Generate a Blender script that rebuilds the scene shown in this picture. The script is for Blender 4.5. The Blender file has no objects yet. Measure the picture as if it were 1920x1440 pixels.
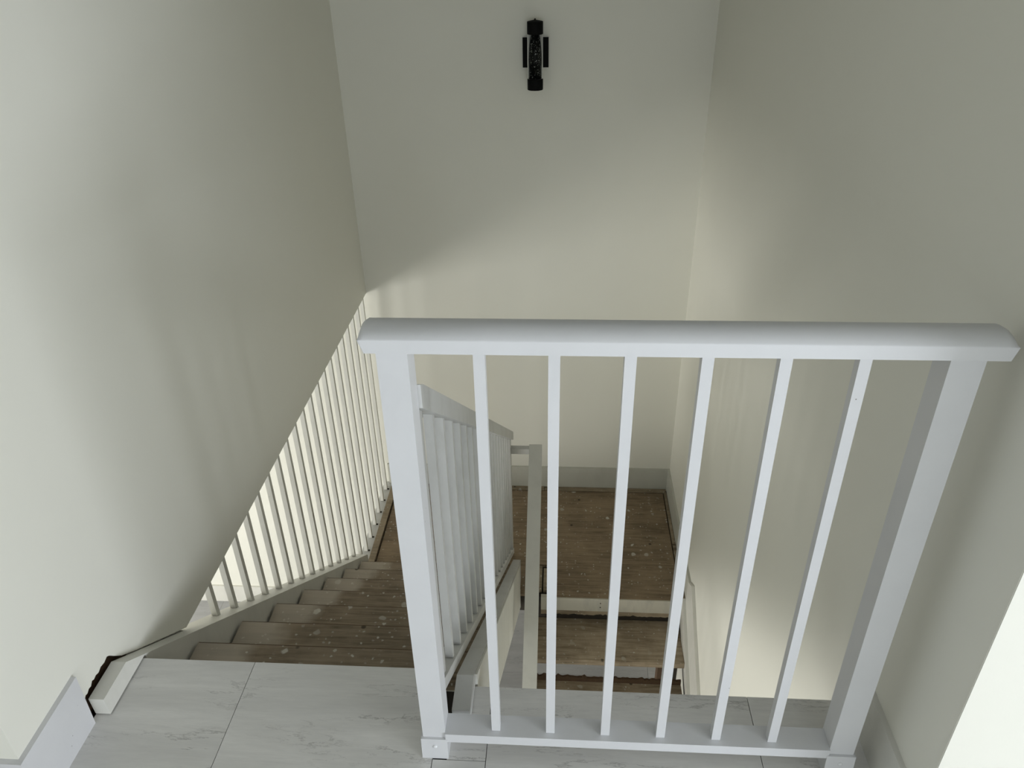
import bpy, bmesh, math, random
from mathutils import Vector, Matrix, noise
random.seed(7)
sc = bpy.context.scene
C = sc.collection

# ------------------------------------------------------------------ camera
cd = bpy.data.cameras.new('camera')
cam = bpy.data.objects.new('camera', cd)
C.objects.link(cam)
cd.sensor_fit = 'HORIZONTAL'; cd.sensor_width = 36.0
cd.lens = 36.0 * 1446.79 / 1920.0
cd.clip_start = 0.02; cd.clip_end = 100
r_ = Vector((0.9980519331, 0.0595207888, -0.0186979820))
d_ = Vector((0.0145093656, -0.5129261264, -0.8583101229))
f_ = Vector((-0.0606779780, 0.8563667816, -0.5127905210))
m = Matrix((( r_.x, -d_.x, -f_.x, 0.2839), (r_.y, -d_.y, -f_.y, -1.0328), (r_.z, -d_.z, -f_.z, 1.5755), (0, 0, 0, 1)))
cam.matrix_world = m
sc.camera = cam

# ------------------------------------------------------------------ colour, world, daylight
sc.view_settings.view_transform = 'Standard'
sc.view_settings.look = 'None'
sc.view_settings.gamma = 1.0
sc.view_settings.use_curve_mapping = False
sc.view_settings.exposure = 0.30
w = bpy.data.worlds.new('world'); sc.world = w; w.use_nodes = True
bg = w.node_tree.nodes['Background']
bg.inputs[0].default_value = (0.80, 0.90, 1.0, 1); bg.inputs[1].default_value = 1.0


def area(name, loc, aim, sx, sy, power, col):
    l = bpy.data.lights.new(name, 'AREA'); l.shape = 'RECTANGLE'; l.size = sx; l.size_y = sy
    l.energy = power; l.color = col
    o = bpy.data.objects.new(name, l); C.objects.link(o); o.location = loc
    o.rotation_euler = (Vector(aim) - Vector(loc)).to_track_quat('-Z', 'Y').to_euler()
    return o


# daylight entering through the window openings of the rooms
area('window_daylight', (4.15, -2.75, 0.66), (-0.9, -0.7, 0.4), 2.4, 1.1, 104, (0.87, 0.92, 1.0))
area('window_daylight', (0.5, -4.45, 0.80), (0.5, 0, 0.9), 1.6, 1.1, 26, (0.88, 0.93, 1.0))
area('window_daylight', (-4.42, 0.3, -1.75), (0, 0.5, -1.0), 1.9, 1.5, 110, (1.0, 0.98, 0.93))
area('window_daylight', (-2.3, -1.45, -1.3), (-1.6, 1.5, -1.5), 1.8, 1.6, 2, (1.0, 0.98, 0.93))

# ------------------------------------------------------------------ materials


def node_mat(name):
    mt = bpy.data.materials.new(name); mt.use_nodes = True
    nt = mt.node_tree; b = nt.nodes['Principled BSDF']
    return mt, nt, b


def N(nt, t, **k):
    n = nt.nodes.new(t)
    for a, v in k.items():
        if a.startswith('i_'):
            n.inputs[a[2:].replace('_', ' ')].default_value = v
        else:
            setattr(n, a, v)
    return n


def coords(nt, scale=(1, 1, 1), rand=0.0, rot=(0, 0, 0), world=False):
    if world:
        g = N(nt, 'ShaderNodeNewGeometry'); out = g.outputs['Position']
    else:
        tc = N(nt, 'ShaderNodeTexCoord'); out = tc.outputs['Object']
    if rand:
        oi = N(nt, 'ShaderNodeObjectInfo')
        mu = N(nt, 'ShaderNodeMath', operation='MULTIPLY'); mu.inputs[1].default_value = rand
        nt.links.new(oi.outputs['Random'], mu.inputs[0])
        ad = N(nt, 'ShaderNodeVectorMath', operation='ADD')
        nt.links.new(out, ad.inputs[0]); nt.links.new(mu.outputs[0], ad.inputs[1]); out = ad.outputs[0]
    mp = N(nt, 'ShaderNodeMapping'); mp.inputs['Scale'].default_value = scale; mp.inputs['Rotation'].default_value = rot
    nt.links.new(out, mp.inputs['Vector'])
    return mp.outputs[0]


def ramp(nt, src, stops):
    r = N(nt, 'ShaderNodeValToRGB'); e = r.color_ramp.elements
    while len(e) < len(stops): e.new(0.5)
    for el, (p, c) in zip(e, stops):
        el.position = p; el.color = (c, c, c, 1) if not isinstance(c, tuple) else (*c, 1)
    nt.links.new(src, r.inputs[0]); return r.outputs[0]


def mix(nt, fac, a, b, mode='MIX'):
    x = N(nt, 'ShaderNodeMix', data_type='RGBA', blend_type=mode)
    for s, v in ((0, fac), (6, a), (7, b)):
        if hasattr(v, 'is_output'): nt.links.new(v, x.inputs[s])
        elif s == 0: x.inputs[0].default_value = v
        else: x.inputs[s].default_value = (*v, 1)
    return x.outputs[2]


def bump(nt, b, h, strength, dist=0.002):
    bp = N(nt, 'ShaderNodeBump'); bp.inputs['Strength'].default_value = strength; bp.inputs['Distance'].default_value = dist
    nt.links.new(h, bp.inputs['Height']); nt.links.new(bp.outputs[0], b.inputs['Normal'])


def noise_tex(nt, vec, scale, detail=4, rough=0.55, dist=0.0):
    n = N(nt, 'ShaderNodeTexNoise'); n.inputs['Scale'].default_value = scale
    n.inputs['Detail'].default_value = detail; n.inputs['Roughness'].default_value = rough
    n.inputs['Distortion'].default_value = dist
    nt.links.new(vec, n.inputs['Vector']); return n.outputs['Fac']


def wall_material(name, col):
    mt, nt, b = node_mat(name)
    v = coords(nt, world=True)
    big = noise_tex(nt, v, 1.6, 3)
    c = mix(nt, ramp(nt, big, [(0.3, 0.0), (0.7, 1.0)]), tuple(x * 0.975 for x in col), col)
    nt.links.new(c, b.inputs['Base Color'])
    b.inputs['Roughness'].default_value = 0.62
    bump(nt, b, noise_tex(nt, v, 160, 3), 0.12, 0.001)
    return mt


def painted_wood(name, col, dirt=0.0, rough=0.38):
    mt, nt, b = node_mat(name)
    v = coords(nt, rand=9.0)
    c = mix(nt, ramp(nt, noise_tex(nt, v, 7, 5), [(0.35, 0.0), (0.75, 1.0)]), tuple(x * 0.95 for x in col), col)
    # small chips and scuffs in the paint
    vo = N(nt, 'ShaderNodeTexVoronoi'); vo.inputs['Scale'].default_value = 38
    nt.links.new(v, vo.inputs['Vector'])
    chip = ramp(nt, vo.outputs['Distance'], [(0.035, 1.0), (0.05, 0.0)])
    sp = ramp(nt, noise_tex(nt, v, 3.1, 2), [(0.60, 0.0), (0.66, 1.0)])
    ch = mix(nt, 1.0, chip, sp, 'MULTIPLY')
    c = mix(nt, ch, c, (0.20, 0.19, 0.17))
    if dirt:
        dn = ramp(nt, noise_tex(nt, coords(nt, (1, 1, 0.35), rand=4.0), 11, 6, 0.65), [(0.48, 0.0), (0.72, 1.0)])
        dm = N(nt, 'ShaderNodeMath', operation='MULTIPLY'); dm.inputs[1].default_value = dirt
        nt.links.new(dn, dm.inputs[0])
        c = mix(nt, dm.outputs[0], c, (0.36, 0.35, 0.31))
    nt.links.new(c, b.inputs['Base Color'])
    b.inputs['Roughness'].default_value = rough
    bump(nt, b, noise_tex(nt, v, 55, 4), 0.25, 0.0012)
    return mt


def plywood(name, dark, light, splats=1.0, margin=False, grain=(1, 14, 14)):
    mt, nt, b = node_mat(name)
    v = coords(nt, rand=13.0)
    vg = coords(nt, grain, rand=13.0)
    g = noise_tex(nt, vg, 5, 8, 0.65, 0.6)
    c = mix(nt, ramp(nt, g, [(0.36, 0.0), (0.66, 1.0)]), dark, light)
    st = ramp(nt, noise_tex(nt, v, 5.5, 5, 0.6), [(0.42, 0.0), (0.68, 1.0)])
    sm = N(nt, 'ShaderNodeMath', operation='MULTIPLY'); sm.inputs[1].default_value = 0.55
    nt.links.new(st, sm.inputs[0])
    c = mix(nt, sm.outputs[0], c, tuple(x * 1.35 for x in light))
    if margin:   # paler strip along the string, with a wavering edge
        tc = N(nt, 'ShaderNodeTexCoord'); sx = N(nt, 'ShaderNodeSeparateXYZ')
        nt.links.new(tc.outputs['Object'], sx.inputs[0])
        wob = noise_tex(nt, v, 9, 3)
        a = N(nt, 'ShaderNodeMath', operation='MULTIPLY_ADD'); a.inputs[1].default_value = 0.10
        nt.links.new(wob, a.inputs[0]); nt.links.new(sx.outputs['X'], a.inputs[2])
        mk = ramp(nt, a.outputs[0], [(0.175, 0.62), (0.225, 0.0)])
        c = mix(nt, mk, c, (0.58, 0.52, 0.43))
    # dried paint splashes
    for sc_, th, thr in ((15.0, 0.17, 0.52), (36.0, 0.16, 0.50), (60.0, 0.20, 0.50)):
        vo = N(nt, 'ShaderNodeTexVoronoi'); vo.inputs['Scale'].default_value = sc_
        wv = N(nt, 'ShaderNodeVectorMath', operation='MULTIPLY_ADD')
        nz = N(nt, 'ShaderNodeTexNoise'); nz.inputs['Scale'].default_value = sc_ * 1.6
        nt.links.new(v, nz.inputs['Vector'])
        nt.links.new(nz.outputs['Color'], wv.inputs[0]); wv.inputs[1].default_value = (0.55 / sc_,) * 3
        nt.links.new(v, wv.inputs[2]); nt.links.new(wv.outputs[0], vo.inputs['Vector'])
        s1 = ramp(nt, vo.outputs['Distance'], [(th, 1.0), (th * 1.25, 0.0)])
        sep = N(nt, 'ShaderNodeSeparateColor'); nt.links.new(vo.outputs['Color'], sep.inputs[0])
        s2 = ramp(nt, sep.outputs[0], [(1 - 0.34 * splats, 0.0), (1.01 - 0.34 * splats, 1.0)])
        s3 = mix(nt, 1.0, s1, s2, 'MULTIPLY')
        cl = ramp(nt, noise_tex(nt, v, 3.3 + sc_ * 0.07, 2), [(0.40, 0.15), (0.60, 0.95)])
        s3 = mix(nt, 1.0, s3, cl, 'MULTIPLY')
        sf = N(nt, 'ShaderNodeMath', operation='MULTIPLY'); sf.inputs[1].default_value = 0.9
        nt.links.new(s3, sf.inputs[0])
        c = mix(nt, sf.outputs[0], c, (0.62, 0.59, 0.51))
    # dark knots and nail heads
    vo = N(nt, 'ShaderNodeTexVoronoi'); vo.inputs['Scale'].default_value = 7.5
    nt.links.new(v, vo.inputs['Vector'])
    c = mix(nt, ramp(nt, vo.outputs['Distance'], [(0.045, 0.8), (0.075, 0.0)]), c, (0.03, 0.025, 0.015))
    nt.links.new(c, b.inputs['Base Color']); b.inputs['Roughness'].default_value = 0.72
    bump(nt, b, g, 0.35, 0.0015)
    return mt


def tile_material(name, base, vein):
    mt, nt, b = node_mat(name)
    v = coords(nt, (1.0, 5.5, 1.0), rand=21.0, rot=(0, 0, 0.10))
    cloud = noise_tex(nt, v, 2.2, 6, 0.62, 0.5)
    c = mix(nt, ramp(nt, cloud, [(0.3, 0.0), (0.7, 1.0)]), tuple(x * 0.86 for x in base), tuple(x * 1.08 for x in base))
    n2 = noise_tex(nt, v, 2.2, 9, 0.66, 0.25)
    ln = N(nt, 'ShaderNodeMath', operation='SUBTRACT'); ln.inputs[1].default_value = 0.5
    nt.links.new(n2, ln.inputs[0])
    ab = N(nt, 'ShaderNodeMath', operation='ABSOLUTE'); nt.links.new(ln.outputs[0], ab.inputs[0])
    vn = ramp(nt, ab.outputs[0], [(0.0, 0.7), (0.010, 0.0)])
    msk = ramp(nt, noise_tex(nt, v, 3.0, 3), [(0.44, 0.0), (0.66, 1.0)])
    vm = mix(nt, 1.0, vn, msk, 'MULTIPLY')
    c = mix(nt, vm, c, vein)
    fine = ramp(nt, noise_tex(nt, coords(nt, (1, 9, 1), rand=5.0, rot=(0, 0, 0.16)), 14, 6, 0.7), [(0.4, 0.0), (0.75, 0.30)])
    c = mix(nt, fine, c, tuple(x * 0.72 for x in base))
    nt.links.new(c, b.inputs['Base Color']); b.inputs['Roughness'].default_value = 0.42
    bump(nt, b, noise_tex(nt, v, 30, 4), 0.08, 0.001)
    return mt


def plain(name, col, rough=0.5, metal=0.0, bumpy=0.0):
    mt, nt, b = node_mat(name)
    v = coords(nt)
    c = mix(nt, ramp(nt, noise_tex(nt, v, 30, 4), [(0.3, 0.0), (0.7, 1.0)]), tuple(x * 0.85 for x in col), col)
    nt.links.new(c, b.inputs['Base Color'])
    b.inputs['Roughness'].default_value = rough; b.inputs['Metallic'].default_value = metal
    if bumpy: bump(nt, b, noise_tex(nt, v, 120, 4), bumpy, 0.002)
    return mt


M = {}
M['wall'] = wall_material('wall_paint', (0.845, 0.835, 0.75))
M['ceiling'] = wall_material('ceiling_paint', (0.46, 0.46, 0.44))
M['rail'] = painted_wood('white_gloss_paint', (0.69, 0.695, 0.705))
M['rail_old'] = painted_wood('scuffed_white_paint', (0.63, 0.63, 0.61), dirt=0.35, rough=0.5)
M['string'] = painted_wood('string_paint', (0.74, 0.73, 0.67), dirt=0.15, rough=0.45)
M['base'] = painted_wood('skirting_paint', (0.71, 0.71, 0.72), rough=0.4)
M['base_dull'] = painted_wood('old_skirting_paint', (0.62, 0.62, 0.55), dirt=0.2, rough=0.5)
M['ply'] = plywood('worn_plywood', (0.15, 0.105, 0.062), (0.29, 0.215, 0.135), 0.8)
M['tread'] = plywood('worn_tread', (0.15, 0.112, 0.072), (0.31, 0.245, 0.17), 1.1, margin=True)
M['strip'] = plywood('worn_batten', (0.18, 0.14, 0.09), (0.36, 0.29, 0.20), 0.5)
M['plank'] = plywood('worn_plank', (0.20, 0.15, 0.095), (0.42, 0.34, 0.24), 0.6)
M['oldpaint'] = painted_wood('yellowed_paint', (0.56, 0.53, 0.44), dirt=0.7, rough=0.6)
M['rawwood'] = plain('raw_dark_timber', (0.11, 0.065, 0.035), 0.8, bumpy=0.5)
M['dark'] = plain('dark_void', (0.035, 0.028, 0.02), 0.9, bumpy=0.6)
M['tile'] = tile_material('grey_marble_tile', (0.74, 0.73, 0.70), (0.17, 0.16, 0.145))
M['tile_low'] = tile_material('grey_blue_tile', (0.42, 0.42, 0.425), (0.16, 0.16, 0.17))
M['black'] = plain('black_metal', (0.003, 0.003, 0.003), 0.65)
M['black'].node_tree.nodes['Principled BSDF'].inputs['Specular IOR Level'].default_value = 0.12
M['screw'] = plain('painted_screw', (0.82, 0.83, 0.84), 0.25)
M['plaster'] = plain('broken_plaster', (0.55, 0.53, 0.47), 0.9, bumpy=1.0)
mt, nt, b = node_mat('clear_acrylic')
b.inputs['Base Color'].default_value = (0.95, 0.96, 0.94, 1); b.inputs['Roughness'].default_value = 0.25
lw = N(nt, 'ShaderNodeLayerWeight'); lw.inputs['Blend'].default_value = 0.5
fr = ramp(nt, lw.outputs['Facing'], [(0.46, 0.0), (0.62, 0.8)])
nt.links.new(fr, b.inputs['Alpha'])
M['glass'] = mt
mt, nt, b = node_mat('bubble_core')
vv = coords(nt, (1, 1, 0.8))
vo = N(nt, 'ShaderNodeTexVoronoi'); vo.inputs['Scale'].default_value = 190
nt.links.new(vv, vo.inputs['Vector'])
s1 = ramp(nt, vo.outputs['Distance'], [(0.28, 1.0), (0.40, 0.0)])
s2 = ramp(nt, noise_tex(nt, vv, 90, 2), [(0.50, 0.0), (0.60, 1.0)])
cc = mix(nt, mix(nt, 1.0, s1, s2, 'MULTIPLY'), (0.006, 0.007, 0.006), (0.42, 0.44, 0.40))
nt.links.new(cc, b.inputs['Base Color']); b.inputs['Roughness'].default_value = 0.5; b.inputs['Specular IOR Level'].default_value = 0.15
M['bubbles'] = mt

# ------------------------------------------------------------------ mesh helpers


def finish(bm, name, mat, parent=None, bevel=0.0, smooth=False, segs=2):
    if bevel:
        bmesh.ops.bevel(bm, geom=[e for e in bm.edges if e.is_manifold and e.calc_face_angle(0) > 0.35],
                        offset=bevel, segments=segs, profile=0.5, affect='EDGES', clamp_overlap=True)
    bmesh.ops.recalc_face_normals(bm, faces=bm.faces)
    me = bpy.data.meshes.new(name); bm.to_mesh(me); bm.free()
    if smooth:
        for p in me.polygons: p.use_smooth = True
    me.materials.append(M[mat] if isinstance(mat, str) else mat)
    o = bpy.data.objects.new(name, me); C.objects.link(o)
    if parent is not None:
        o.parent = parent
    return o


def add_box(bm, x0, x1, y0, y1, z0, z1):
    v = [bm.verts.new((x, y, z)) for x in (x0, x1) for y in (y0, y1) for z in (z0, z1)]
    for f in ((0, 1, 3, 2), (4, 6, 7, 5), (0, 4, 5, 1), (2, 3, 7, 6), (0, 2, 6, 4), (1, 5, 7, 3)):
        bm.faces.new([v[i] for i in f])
    return v


def box(name, mat, x0, x1, y0, y1, z0, z1, parent=None, bevel=0.0, org=None):
    """box in world space; the object's origin is placed at org (or at its low corner)"""
    ox, oy, oz = org if org else (x0, y0, z0)
    bm = bmesh.new(); add_box(bm, x0 - ox, x1 - ox, y0 - oy, y1 - oy, z0 - oz, z1 - oz)
    o = finish(bm, name, mat, None, bevel)
    o.location = (ox, oy, oz)
    if parent is not None:
        o.parent = parent; o.location = Vector((ox, oy, oz)) - parent.location
    return o


def prism(name, mat, pts, x0, x1, parent=None, bevel=0.0):
    """polygon in the YZ plane extruded along X"""
    oy, oz = pts[0]
    bm = bmesh.new()
    a = [bm.verts.new((0, y - oy, z - oz)) for y, z in pts]
    b_ = [bm.verts.new((x1 - x0, y - oy, z - oz)) for y, z in pts]
    n = len(pts)
    bm.faces.new(a); bm.faces.new(b_[::-1])
    for i in range(n): bm.faces.new((a[i], b_[i], b_[(i + 1) % n], a[(i + 1) % n]))
    o = finish(bm, name, mat, None, bevel)
    o.location = (x0, oy, oz)
    if parent is not None:
        o.parent = parent; o.location = Vector((x0, oy, oz)) - parent.location
    return o


def structure(o): o['kind'] = 'structure'; return o


def tag(o, label, cat, group=None):
    o['label'] = label; o['category'] = cat
    if group: o['group'] = group
    return o


def thing(name, loc, label, cat, group=None):
    o = bpy.data.objects.new(name, None); C.objects.link(o); o.location = loc
    o.empty_display_size = 0.1
    return tag(o, label, cat, group)


XL, XR, YB = -0.79, 0.975, 2.84
RISE = 0.186; ZM = -1.488; ZF = -2.604; TOP = 2.55; ZC = -0.17

# ------------------------------------------------------------------ setting: shell
# left wall of the stairwell: its lower edge follows the string, then runs level; a piece of plaster is missing by the floor
pts = [(-0.15, -0.012), (0.052, -0.012), (0.052, 0.066), (0.059, 0.072), (0.066, 0.070), (0.075, 0.075), (0.083, 0.073), (0.092, 0.081), (0.099, 0.077), (0.108, 0.080),
       (0.119, 0.076), (0.131, 0.081), (0.146, 0.078), (0.160, 0.082), (0.171, 0.074), (0.182, 0.058), (0.205, 0.032), (0.26, -0.012), (0.474, ZC), (YB, ZC), (YB, TOP), (-0.15, TOP)]
wl = structure(prism('wall_left', 'wall', pts, XL - 0.022, XL))
structure(box('wall_left_core', 'wall', XL - 0.10, XL - 0.022, -0.15, YB, ZC, TOP))
box('exposed_core', 'rawwood', XL - 0.0222, XL - 0.0205, 0.052, 0.26, -0.012, 0.09, parent=wl)
structure(box('wall_right', 'wall', XR, XR + 0.15, -0.15, YB, ZF - 0.1, TOP))
structure(box('wall_back', 'wall', -4.5, XR + 0.15, YB, YB + 0.12, ZF - 0.1, TOP))
structure(box('wall_front_left', 'wall', -3.0, XL - 0.10, -0.15, 0.0, 0.0, TOP))
structure(box('wall_front_right', 'wall', XR + 0.0005, 4.2, -0.152, -0.03, 0.0, TOP))
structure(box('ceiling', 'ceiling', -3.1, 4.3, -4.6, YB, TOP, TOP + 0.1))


def holed_wall(name, axis, at, t, a0, a1, z0, z1, h):   # wall with one window opening (h = a0,a1,z0,z1)
    bm = bmesh.new()
    for p0, p1, q0, q1 in ((a0, h[0], z0, z1), (h[1], a1, z0, z1), (h[0], h[1], z0, h[2]), (h[0], h[1], h[3], z1)):
        if axis == 'Y': add_box(bm, p0, p1, at, at + t, q0, q1)
        else: add_box(bm, at, at + t, p0, p1, q0, q1)
    return structure(finish(bm, name, 'wall'))


holed_wall('wall_rear', 'Y', -4.5, 0.1, -3.0, 4.2, 0.0, TOP, (-0.25, 1.45, 0.2, 1.4))
structure(box('wall_side_left', 'wall', -3.1, -3.0, -4.6, -0.15, 0.0, TOP))
holed_wall('wall_side_right', 'X', 4.2, 0.1, -4.6, -0.15, 0.0, TOP, (-4.0, -1.5, 0.08, 1.24))
holed_wall('wall_lower_left', 'X', -4.5, 0.1, -1.5, YB, ZF, ZC, (-0.7, 1.3, -2.55, -0.95))
holed_wall('wall_lower_front', 'Y', -1.6, 0.1, -4.5, XR, ZF, ZC, (-3.3, -1.3, -2.2, -0.45))
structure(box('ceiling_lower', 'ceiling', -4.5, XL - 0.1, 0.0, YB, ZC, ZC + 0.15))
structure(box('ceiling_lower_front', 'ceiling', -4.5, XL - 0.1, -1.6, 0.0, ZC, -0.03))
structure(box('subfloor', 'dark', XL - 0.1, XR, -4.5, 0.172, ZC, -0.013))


def window(name, axis, at, a0, a1, z0, z1):
    w_ = bpy.data.objects.new(name, None); C.objects.link(w_); structure(w_)
    t = 0.05; mid = (a0 + a1) / 2
    for p0, p1, q0, q1 in ((a0, a0 + t, z0, z1), (a1 - t, a1, z0, z1), (a0, a1, z0, z0 + t), (a0, a1, z1 - t, z1), (mid - .02, mid + .02, z0, z1)):
        if axis == 'Y': box('window_frame', 'rail', p0, p1, at, at + t, q0, q1, parent=w_)
        else: box('window_frame', 'rail', at, at + t, p0, p1, q0, q1, parent=w_)


window('window_1', 'Y', -4.48, -0.25, 1.45, 0.2, 1.4)
window('window_2', 'X', 4.24, -4.0, -1.5, 0.08, 1.24)
window('window_3', 'X', -4.49, -0.7, 1.3, -2.55, -0.95)
window('window_4', 'Y', -1.59, -3.3, -1.3, -2.2, -0.45)

# ------------------------------------------------------------------ upper floor tiles
fl = bpy.data.objects.new('floor', None); C.objects.link(fl); structure(fl)
seams = [-2.8644, -2.2644, -1.6644, -1.0644, -0.4644, 0.1356, 0.7363, 1.3363, 1.9363, 2.5363, 3.1363, 3.7363, 4.2]
g = 0.0008


def tile(x0, x1, y0, y1, z1=0.0, mat='tile', parent=fl, th=0.011):
    return box('tile', mat, x0 + g, x1 - g, y0 + g, y1 - g, z1 - th, z1, parent=parent, bevel=0.0007)


for i in range(len(seams) - 1):
    x0, x1 = seams[i], seams[i + 1]
    for y0, y1 in ((-4.5, -3.42), (-3.42, -2.22), (-2.22, -1.02)):
        tile(max(x0, -3.0), x1, y0, y1)
    if x1 < XL - 0.2: tile(x0, x1, -1.02, -0.15)
    if x0 > XR: tile(x0, x1, -1.02, -0.15)
tile(-1.0644, XL, -1.02, -0.15)
tile(XL, -0.4644, -1.02, 0.226)
tile(-0.4644, 0.018, -1.02, 0.226)
tile(0.018, 0.1356, -1.02, -0.0125)
tile(0.049, 0.1356, -0.0125, 0.1798)
tile(0.1356, 0.7363, -1.02, 0.1798)
tile(0.7363, XR, -1.02, 0.1798)
tile(XR, 1.3363, -1.02, -0.15)

# skirting boards
bl = structure(prism('baseboard_left', 'base', [(-0.162, 0.0), (0.040, 0.0), (0.044, 0.156), (-0.162, 0.150)], XL, XL + 0.012, bevel=0.001))
structure(prism('baseboard_front_left', 'base', [(-0.162, 0.0), (-0.15, 0.0), (-0.15, 0.150), (-0.162, 0.150)], -2.9, XL, bevel=0.001))
structure(prism('baseboard_right', 'string', [(-0.152, 0.0), (0.175, 0.0), (0.175, 0.138), (-0.152, 0.138)], XR - 0.012, XR, bevel=0.001))
structure(box('baseboard_landing_back', 'base_dull', XL, XR, YB - 0.012, YB, ZM, ZM + 0.15, bevel=0.001))
structure(box('baseboard_landing_right', 'base_dull', XR - 0.012, XR, 1.885, YB - 0.012, ZM, ZM + 0.15, bevel=0.001))
structure(box('baseboard_lower_back', 'string', -4.4, -0.82, YB - 0.014, YB, ZF, ZF + 0.15, bevel=0.001))

# lower floor
fll = bpy.data.objects.new('floor_lower', None); C.objects.link(fll); structure(fll)
fll.location = (0, 0, 0)
xs = [-4.4 + 0.0] + [-4.114 + 0.6 * k + 0.2 for k in range(9)] + [XR]
xs = [-4.4] + [0.884 - 0.6 * k for k in range(8, -1, -1)] + [XR]
ys = [-1.5, -0.1, 1.1, 2.3, YB]
for i in range(len(xs) - 1):
    for j in range(len(ys) - 1):
        tile(xs[i], xs[i + 1], ys[j], ys[j + 1], ZF, 'tile_low', fll, 0.02)
structure(box('subfloor_lower', 'dark', -4.5, XR, -1.6, YB, ZF - 0.12, ZF - 0.021))

# ------------------------------------------------------------------ stair flight 1 (upper)
S = 0.757
top_l = lambda y: 0.055 - S * (y - 0.165)
st = thing('staircase', (-0.35, 0.2, ZM), 'upper stair flight with worn brown paint-splashed treads and white strings, going down at left', 'stairs')
YN = [0.434, 0.680, 0.932, 1.182, 1.435, 1.682, 1.927]
tx0, tx1 = -0.742, 0.052
tread_mesh = None
for k, yn in enumerate(YN, 1):
    y0 = (YN[k - 2] if k > 1 else 0.19) - 0.028
    z = -RISE * k
    if tread_mesh is None:
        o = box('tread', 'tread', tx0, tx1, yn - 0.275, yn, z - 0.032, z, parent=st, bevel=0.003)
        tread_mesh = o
        nz_ = box('nosing', 'rawwood', tx0 + 0.001, tx1 - 0.001, yn - 0.001, yn + 0.0035, z - 0.031, z - 0.0012)
        nz_.parent = o; nz_.location = nz_.location - Vector((tx0, yn - 0.275, z - 0.032))
    else:
        o = tread_mesh.copy(); C.objects.link(o); o.parent = st
        o.location = Vector((tx0, yn - 0.275, z - 0.032)) - st.location
        q = nz_.copy(); C.objects.link(q); q.parent = o
    prism('riser', 'oldpaint', [(y0, z), (y0 + 0.014, z), (y0 + 0.014, z + RISE - 0.033 if k > 1 else -0.014), (y0, z + RISE - 0.033 if k > 1 else -0.014)],
          tx0, tx1, parent=st)
prism('riser', 'oldpaint', [(1.90, ZM), (1.914, ZM), (1.914, -RISE * 7 - 0.033), (1.90, -RISE * 7 - 0.033)], tx0, tx1, parent=st)
# left string with the short level piece that laps on to the floor
prism('stringer', 'string', [(0.062, 0.004), (0.060, 0.058), (0.165, 0.058), (2.072, top_l(2.072)), (2.072, ZM + 0.0), (1.95, ZM - 0.06), (0.235, -0.23), (0.235, 0.004)],
      XL + 0.0015, -0.752, parent=st, bevel=0.0025)
prism('stringer', 'string', [(0.235, ZC - 0.001), (0.4635, ZC - 0.001), (2.072, top_l(2.072)), (2.072, ZM - 0.1), (1.90, ZM - 0.22), (0.480, -0.42), (0.235, -0.24)],
      XL - 0.035, XL + 0.001, parent=st, bevel=0.0015)
# right string
prism('stringer', 'rail_old', [(0.078, 0.004), (0.074, 0.052), (0.170, 0.052), (2.030, 0.052 - S * 1.86), (2.030, ZM + 0.0005), (1.912, ZM + 0.0005), (1.912, -1.565), (0.20, -0.285), (0.183, -0.10), (0.183, 0.004)],
      0.053, 0.093, parent=st, bevel=0.0025)
prism('apron', 'string', [(0.186, 0.036), (1.86, 0.040 - S * 1.69), (1.86, -1.528), (0.30, -0.345), (0.186, -0.22)], 0.0934, 0.099, parent=st, bevel=0.001)
# soffit boarding under the flight
prism('soffit', 'string', [(0.24, -0.27), (1.96, -1.60), (1.96, -1.62), (0.24, -0.29)], XL - 0.01, 0.053, parent=st)

# ------------------------------------------------------------------ half landing
ld = thing('landing', (0.1, 2.35, ZM), 'half landing of stained brown plywood speckled with paint between the two flights', 'landing')
box('plywood_panel', 'ply', -0.725, 0.148, 1.916, 2.782, ZM - 0.02, ZM, parent=ld, bevel=0.0015)
box('plywood_panel', 'ply', 0.2575, 0.938, 1.899, 2.782, ZM - 0.02, ZM, parent=ld, bevel=0.0015)
box('plywood_panel', 'ply', 0.1495, 0.256, 2.135, 2.782, ZM - 0.02, ZM, parent=ld, bevel=0.0015)
box('patch_board', 'strip', 0.216, 0.252, 1.945, 2.105, ZM - 0.02, ZM + 0.003, parent=ld, bevel=0.0015)
box('patch_board', 'strip', 0.1495, 0.208, 1.945, 2.128, ZM - 0.02, ZM - 0.001, parent=ld, bevel=0.0015)
box('edge_batten', 'strip', XL + 0.03, 0.20, 2.790, 2.826, ZM - 0.02, ZM + 0.002, parent=ld, bevel=0.002)
box('edge_batten', 'strip', 0.203, 0.960, 2.790, 2.826, ZM - 0.02, ZM + 0.001, parent=ld, bevel=0.002)
box('edge_batten', 'strip', 0.944, 0.961, 2.33, 2.787, ZM - 0.02, ZM + 0.001, parent=ld, bevel=0.002)
box('edge_batten', 'strip', 0.944, 0.961, 1.90, 2.325, ZM - 0.02, ZM - 0.001, parent=ld, bevel=0.002)
box('edge_batten', 'strip', -0.768, -0.733, 2.076, 2.787, ZM - 0.02, ZM + 0.012, parent=ld, bevel=0.003)
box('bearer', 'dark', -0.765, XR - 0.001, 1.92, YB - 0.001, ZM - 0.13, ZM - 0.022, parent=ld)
fa = box('fascia', 'oldpaint', 0.205, 0.942, 1.893, 1.918, ZM - 0.092, ZM - 0.002, parent=ld, bevel=0.002)
for dz in (0.030, 0.060):
    bm = bmesh.new(); bmesh.ops.create_cone(bm, cap_ends=True, segments=10, radius1=0.003, radius2=0.003, depth=0.003)
    o = finish(bm, 'nail_hole', 'dark', fa); o.rotation_euler = (math.pi / 2, 0, 0); o.location = (0.315, -0.0005, 0.09 - dz)


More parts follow.
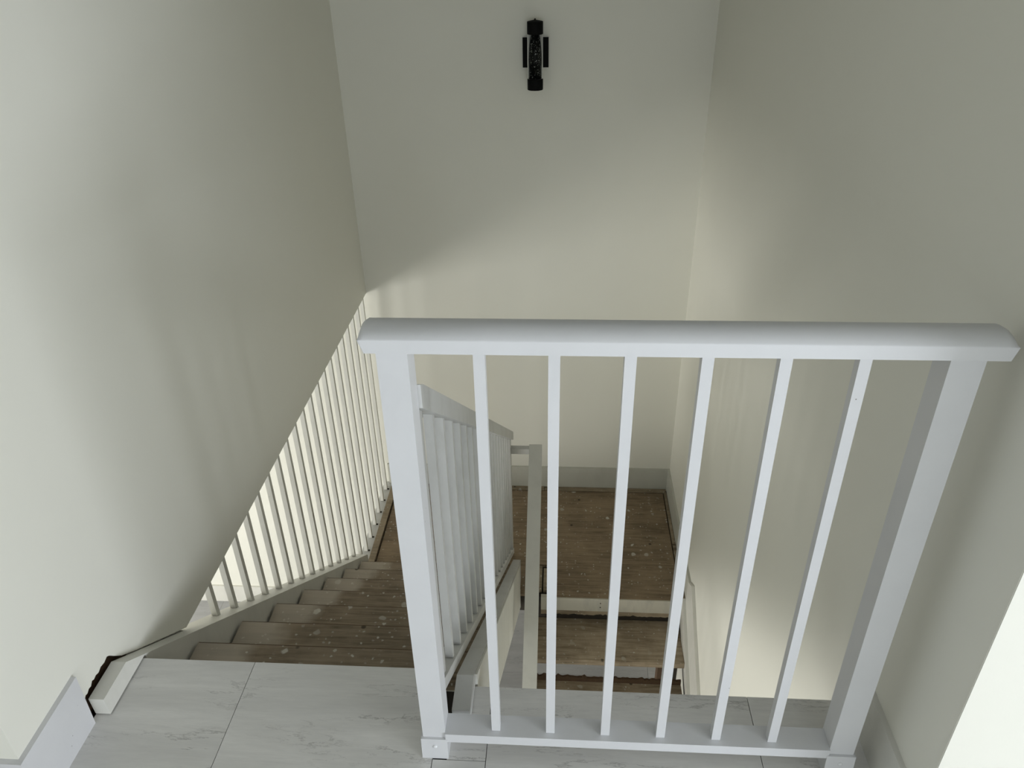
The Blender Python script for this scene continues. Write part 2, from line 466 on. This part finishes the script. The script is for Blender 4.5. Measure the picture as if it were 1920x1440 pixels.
def ragged(name, mat, x0, x1, y, zt, zb, t, amp, parent, seed):
    """board whose lower edge is torn"""
    rnd = random.Random(seed); n = 60
    bm = bmesh.new(); loc = Vector((x0, y, zb))
    rows = []
    for i in range(n + 1):
        x = (x1 - x0) * i / n
        e = rnd.uniform(0, amp) * (1 if rnd.random() < 0.75 else 2.2)
        rows.append([bm.verts.new((x, yy, zz)) for yy, zz in ((0, zt - zb), (t, zt - zb), (t, e), (0, e))])
    for a, b_ in zip(rows, rows[1:]):
        for q in range(4): bm.faces.new((a[q], b_[q], b_[(q + 1) % 4], a[(q + 1) % 4]))
    bm.faces.new(rows[0]); bm.faces.new(rows[-1][::-1])
    o = finish(bm, name, mat, parent); o.location = loc - parent.location
    return o


ragged('torn_ply_edge', 'strip', 0.205, 0.942, 1.903, ZM - 0.096, ZM - 0.136, 0.014, 0.006, ld, 3)

# ------------------------------------------------------------------ stair flight 2 (lower)
s2 = thing('staircase', (0.57, 1.0, ZF), 'lower open stair flight of worn planks descending below the floor edge at right', 'stairs')
first = None
for j in range(1, 6):
    z = ZM - RISE * j; yf = 1.650 - 0.247 * (j - 1)
    if first is None:
        first = box('tread', 'tread', 0.188, 0.942, yf, yf + 0.275, z - 0.036, z, parent=s2, bevel=0.003)
        first.data.materials[0] = M['plank']
    else:
        o = first.copy(); C.objects.link(o); o.parent = s2
        o.location = Vector((0.188, yf, z - 0.036)) - s2.location
box('gap_shade_board', 'dark', 0.190, 0.942, 1.928, 1.945, -1.90, ZM - 0.131, parent=s2)  # dark sheet added behind the gap under the landing, standing in for its shade
# torn strips of the old risers, standing up at the back of each tread
for j in range(2, 4):
    z = ZM - RISE * j; yf = 1.650 - 0.247 * (j - 1)
    bm = bmesh.new(); rnd = random.Random(40 + j); rows = []
    for i in range(61):
        x = 0.752 * i / 60; e = 0.030 + rnd.uniform(-0.004, 0.004) + (0.012 if rnd.random() < 0.10 else 0)
        rows.append([bm.verts.new((x, yy, zz)) for yy, zz in ((0, 0), (0.012, 0), (0.012, e), (0, e))])
    for a, b_ in zip(rows, rows[1:]):
        for q in range(4): bm.faces.new((a[q], b_[q], b_[(q + 1) % 4], a[(q + 1) % 4]))
    bm.faces.new(rows[0]); bm.faces.new(rows[-1][::-1])
    o = finish(bm, 'torn_riser', 'rawwood', s2); o.location = Vector((0.189, yf + 0.262, z)) - s2.location
nose2 = lambda y: ZM - 0.744 * (1.90 - y)
prism('stringer', 'string', [(1.892, nose2(1.892) + 0.03), (1.892, nose2(1.892) - 0.13), (0.35, ZF), (0.05, ZF), (0.05, ZF + 0.05), (0.1, nose2(0.1) + 0.04)],
      0.943, XR - 0.0005, parent=s2, bevel=0.0015)
prism('skirting', 'string', [(1.884, ZM + 0.15), (1.884, nose2(1.884) + 0.02), (0.25, nose2(0.25) + 0.03), (0.25, nose2(0.25) + 0.28), (1.80, nose2(1.80) + 0.28)],
      XR - 0.016, XR - 0.0003, parent=s2, bevel=0.0015)
prism('stringer', 'string', [(1.892, nose2(1.892) + 0.05), (1.892, nose2(1.892) - 0.22), (0.45, ZF), (0.05, ZF), (0.05, ZF + 0.05), (0.1, nose2(0.1) + 0.05)],
      0.150, 0.187, parent=s2, bevel=0.0015)
box('support_post', 'rawwood', 0.865, 0.925, 1.93, 1.99, ZF, ZM - 0.13, parent=s2, bevel=0.003)
box('support_post', 'dark', 0.945, 0.974, 1.93, 1.99, ZF, ZM - 0.13, parent=s2, bevel=0.003)

# ------------------------------------------------------------------ front guard railing
gr = thing('guard_railing', (0.45, 0.025, 0), 'white painted guard railing with rounded top rail and six balusters at the floor edge', 'railing')
ZT = 1.0125


def top_rail():
    prof = [(-0.008, ZT), (-0.0085, ZT + 0.0225), (-0.0072, ZT + 0.0245), (-0.001, ZT + 0.0305), (0.008, ZT + 0.0355), (0.018, ZT + 0.0385), (0.0265, ZT + 0.0395), (0.035, ZT + 0.0385),
            (0.045, ZT + 0.0355), (0.054, ZT + 0.0305), (0.0602, ZT + 0.0245), (0.0615, ZT + 0.0225), (0.061, ZT)]
    bm = bmesh.new(); rings = []
    stations = [(-0.0245, -0.0165, 1), (-0.0222, -0.016, 2), (-0.0145, -0.0135, 3), (0.20, 0, 4), (0.45, 0, 4), (0.70, 0, 4), (0.934, 0.9415, 3), (0.9455, 0.9425, 2), (0.949, 0.943, 1)]
    for x, xb, kind in stations:
        ring = []
        for y, z in prof:
            h = z - ZT; yc = 0.0265
            if kind == 1: hh = min(h, 0.0225); yy = yc + (y - yc) * 0.985
            elif kind == 2: hh = h if h < 0.0226 else 0.022 + (h - 0.022) * 0.62; yy = y
            else: hh = h; yy = y
            ring.append(bm.verts.new((xb if xb and h == 0 else x, yy, ZT + hh)))
        rings.append(ring)
    bm.faces.new(rings[0]); bm.faces.new(rings[-1][::-1])      # slanting end caps
    for a, b_ in zip(rings, rings[1:]):
        for q in range(len(prof) - 1):
            try: bm.faces.new((a[q], b_[q], b_[q + 1], a[q + 1]))
            except ValueError: pass
        bm.faces.new((a[-1], b_[-1], b_[0], a[0]))
    bmesh.ops.remove_doubles(bm, verts=bm.verts, dist=0.00005)
    bmesh.ops.recalc_face_normals(bm, faces=bm.faces)
    me = bpy.data.meshes.new('handrail'); bm.to_mesh(me); bm.free()
    me.materials.append(M['rail'])
    o = bpy.data.objects.new('handrail', me); C.objects.link(o)
    me.transform(Matrix.Translation(-gr.location)); o.parent = gr
    for p in me.polygons: p.use_smooth = p.normal.z > 0.25
    return o


top_rail()
for x0, x1 in ((0.0, 0.0495), (0.8620, 0.9135)):
    box('post', 'rail', x0, x1, 0.0, 0.050, 0.0595, ZT - 0.0003, parent=gr, bevel=0.0016)
    sh = prism('base_shoe', 'rail', [(-0.0105, 0.0), (0.0575, 0.0), (0.0525, 0.060), (-0.006, 0.060)], x0 - 0.004, x1 + 0.004, parent=gr, bevel=0.0014)
    bm = bmesh.new(); bmesh.ops.create_uvsphere(bm, u_segments=14, v_segments=8, radius=0.0048)
    bmesh.ops.scale(bm, vec=(1, 0.55, 1), verts=bm.verts)
    o = finish(bm, 'screw', 'screw', sh, smooth=True); o.location = (0.030, 0.0025, 0.038)
box('bottom_rail', 'rail', 0.0497, 0.8618, -0.005, 0.0475, 0.0515, 0.0775, parent=gr, bevel=0.002)
b0 = None
for i in range(6):
    x = 0.1500 + 0.117 * i
    if b0 is None:
        b0 = box('baluster', 'rail', x, x + 0.0185, 0.009, 0.0275, 0.0778, ZT - 0.0003, parent=gr, bevel=0.0013)
        base_loc = b0.location.copy()
    else:
        o = b0.copy(); C.objects.link(o); o.parent = gr; o.location = base_loc + Vector((0.117 * i, 0, 0))

# ------------------------------------------------------------------ sloping railing beside the upper flight
mr = thing('stair_railing', (0.03, 1.1, -0.6), 'sloping scuffed white railing with close balusters along the upper stair flight', 'railing')
hz = lambda y: 0.914 - 0.730 * y          # underside of the handrail
bz = lambda y: 0.220 - 0.752 * y          # top of the bottom rail
prism('handrail', 'rail_old', [(0.052, hz(0.052)), (2.215, hz(2.215)), (2.215, hz(2.215) + 0.044), (2.19, hz(2.19) + 0.05), (0.075, hz(0.075) + 0.05), (0.052, hz(0.052) + 0.046)],
      -0.006, 0.055, parent=mr, bevel=0.004)
prism('bottom_rail', 'rail_old', [(0.056, bz(0.056)), (2.215, bz(2.215)), (2.215, bz(2.215) - 0.034), (0.056, bz(0.056) - 0.036)], 0.002, 0.046, parent=mr, bevel=0.002)
n = 19
for i in range(n):
    y = 0.095 + 0.1115 * i
    if i == n - 1: break
    prism('baluster', 'rail_old', [(y, bz(y) + 0.0005), (y + 0.0185, bz(y + 0.0185) + 0.0005), (y + 0.0185, hz(y + 0.0185) - 0.0005), (y, hz(y) - 0.0005)],
          0.0215, 0.040, parent=mr, bevel=0.0008)
y = 2.145
prism('end_post', 'rail_old', [(y, bz(y) + 0.0005), (y + 0.06, bz(y + 0.06) + 0.0005), (y + 0.06, hz(y + 0.06) - 0.0005), (y, hz(y) - 0.0005)], 0.004, 0.043, parent=mr, bevel=0.0015)

# ------------------------------------------------------------------ lower flight handrail
lr = thing('stair_handrail', (0.18, 1.2, -1.4), 'plain white handrail of the lower flight seen end-on, dropping towards the viewer', 'railing')
hl = lambda y: -0.555 - 0.757 * (1.955 - y)
prism('handrail', 'string', [(1.962, hl(1.962)), (1.962, hl(1.962) - 0.05), (0.25, hl(0.25) - 0.05), (0.25, hl(0.25))], 0.1475, 0.2085, parent=lr, bevel=0.003)
box('connecting_rail', 'rail_old', 0.0435, 0.185, 2.165, 2.195, -0.757, -0.725, parent=lr, bevel=0.002)
prism('end_post', 'string', [(1.925, hl(1.925) - 0.05), (1.962, hl(1.962) - 0.05), (1.962, ZM), (1.925, ZM)], 0.155, 0.192, parent=lr, bevel=0.002)
prism('bracket', 'string', [(1.962, -0.655), (2.166, -0.757), (2.166, -0.725), (1.962, -0.622)], 0.150, 0.185, parent=lr, bevel=0.002)
lb = lambda y: nose2(y) + 0.052
for i in range(14):
    y = 0.36 + 0.112 * i
    prism('baluster', 'string', [(y, lb(y)), (y + 0.0185, lb(y + 0.0185)), (y + 0.0185, hl(y + 0.0185) - 0.0505), (y, hl(y) - 0.0505)], 0.160, 0.1785, parent=lr, bevel=0.0008)

# ------------------------------------------------------------------ tall balusters under the left wall
sl = thing('baluster_screen', (XL, 1.6, ZM), 'screen of tall white balusters between the left string and the wall edge above', 'railing')
for i in range(20):
    y = 0.6385 + 0.1115 * i
    if y + 0.02 > YB: break
    if y < 2.055:
        prism('baluster', 'string', [(y, top_l(y) + 0.001), (y + 0.0185, top_l(y + 0.0185) + 0.001), (y + 0.0185, ZC - 0.0005), (y, ZC - 0.0005)],
              XL - 0.0195, XL - 0.001, parent=sl, bevel=0.0008)
    else:
        prism('baluster', 'string', [(y, ZM + 0.001), (y + 0.0185, ZM + 0.001), (y + 0.0185, ZC - 0.0005), (y, ZC - 0.0005)], XL - 0.0195, XL - 0.001, parent=sl, bevel=0.0008)
        box('bracket', 'dark', XL - 0.001, XL + 0.010, y + 0.004, y + 0.012, ZM + 0.0005, ZM + 0.004, parent=sl, bevel=0.0004)
box('bottom_plate', 'rail_old', XL - 0.035, XL + 0.020, 2.074, YB - 0.001, ZM - 0.11, ZM, parent=sl, bevel=0.0015)

# ------------------------------------------------------------------ wall sconce
ws = thing('wall_sconce', (0.1535, YB, 1.055), 'black cylinder wall sconce with bubble glass tube on the back wall', 'wall lamp')


def lathe(name, mat, prof, parent, loc, segs=36):
    bm = bmesh.new(); rows = []
    for r, z in prof:
        rows.append([bm.verts.new((r * math.cos(2 * math.pi * i / segs), r * math.sin(2 * math.pi * i / segs), z)) for i in range(segs)] if r > 0 else [bm.verts.new((0, 0, z))])
    for a, b_ in zip(rows, rows[1:]):
        for i in range(segs):
            k = (i + 1) % segs
            if len(a) == 1: bm.faces.new((a[0], b_[i], b_[k]))
            elif len(b_) == 1: bm.faces.new((a[i], a[k], b_[0]))
            else: bm.faces.new((a[i], a[k], b_[k], b_[i]))
    o = finish(bm, name, mat, parent); o.location = loc
    for p in o.data.polygons: p.use_smooth = abs(p.normal.z) < 0.5
    return o


box('back_plate', 'black', 0.0935, 0.2140, YB - 0.014, YB - 0.0005, 0.993, 1.122, parent=ws, bevel=0.001)
cy = -0.072
for z0, z1, nm in ((1.143 - 1.055, 1.196 - 1.055, 'top_cap'), (0.905 - 1.055, 0.955 - 1.055, 'bottom_cap')):
    lathe(nm, 'black', [(0, z0), (0.0345, z0), (0.0362, z0 + 0.0015), (0.0362, z1 - 0.0015), (0.0345, z1), (0, z1 + (0.007 if nm == 'top_cap' else 0))], ws, (0, cy, 0))
lathe('finial', 'black', [(0, 0.0), (0.004, 0.0), (0.003, 0.004), (0, 0.005)], ws, (0, cy, 1.203 - 1.055), 12)
lathe('glass_tube', 'glass', [(0.0358, -0.0998), (0.0358, 0.0878), (0.0346, 0.0878), (0.0346, -0.0998), (0.0358, -0.0998)], ws, (0, cy, 0))
lathe('bubble_core', 'bubbles', [(0, -0.0995), (0.0268, -0.0995), (0.0268, 0.0875), (0, 0.0875)], ws, (0, cy, 0))
box('arm', 'black', 0.1385, 0.1685, YB - 0.042, YB - 0.013, 1.145, 1.170, parent=ws, bevel=0.001)
box('arm', 'black', 0.1385, 0.1685, YB - 0.042, YB - 0.013, 0.930, 0.950, parent=ws, bevel=0.001)
box('stem', 'black', 0.1385, 0.1685, YB - 0.018, YB - 0.001, 0.930, 1.170, parent=ws, bevel=0.001)


# ------------------------------------------------------------------ crumbs of plaster
def chip(loc, r, seed, label):
    rnd = random.Random(seed)
    bm = bmesh.new(); bmesh.ops.create_icosphere(bm, subdivisions=2, radius=r)
    for v in bm.verts: v.co *= 1 + rnd.uniform(-0.22, 0.22)
    bmesh.ops.scale(bm, vec=(1.2, 0.9, 0.55), verts=bm.verts)
    zmin = min(v.co.z for v in bm.verts)
    for v in bm.verts: v.co.z -= zmin
    o = finish(bm, 'plaster_chip', 'plaster'); o.location = loc
    return tag(o, label, 'debris')


chip((0.934, 0.062, 0.0), 0.0055, 2, 'white plaster crumb on the floor between the right post and the skirting')
chip((0.8475, 0.070, 0.0), 0.006, 5, 'white plaster crumb on the floor behind the right post foot')
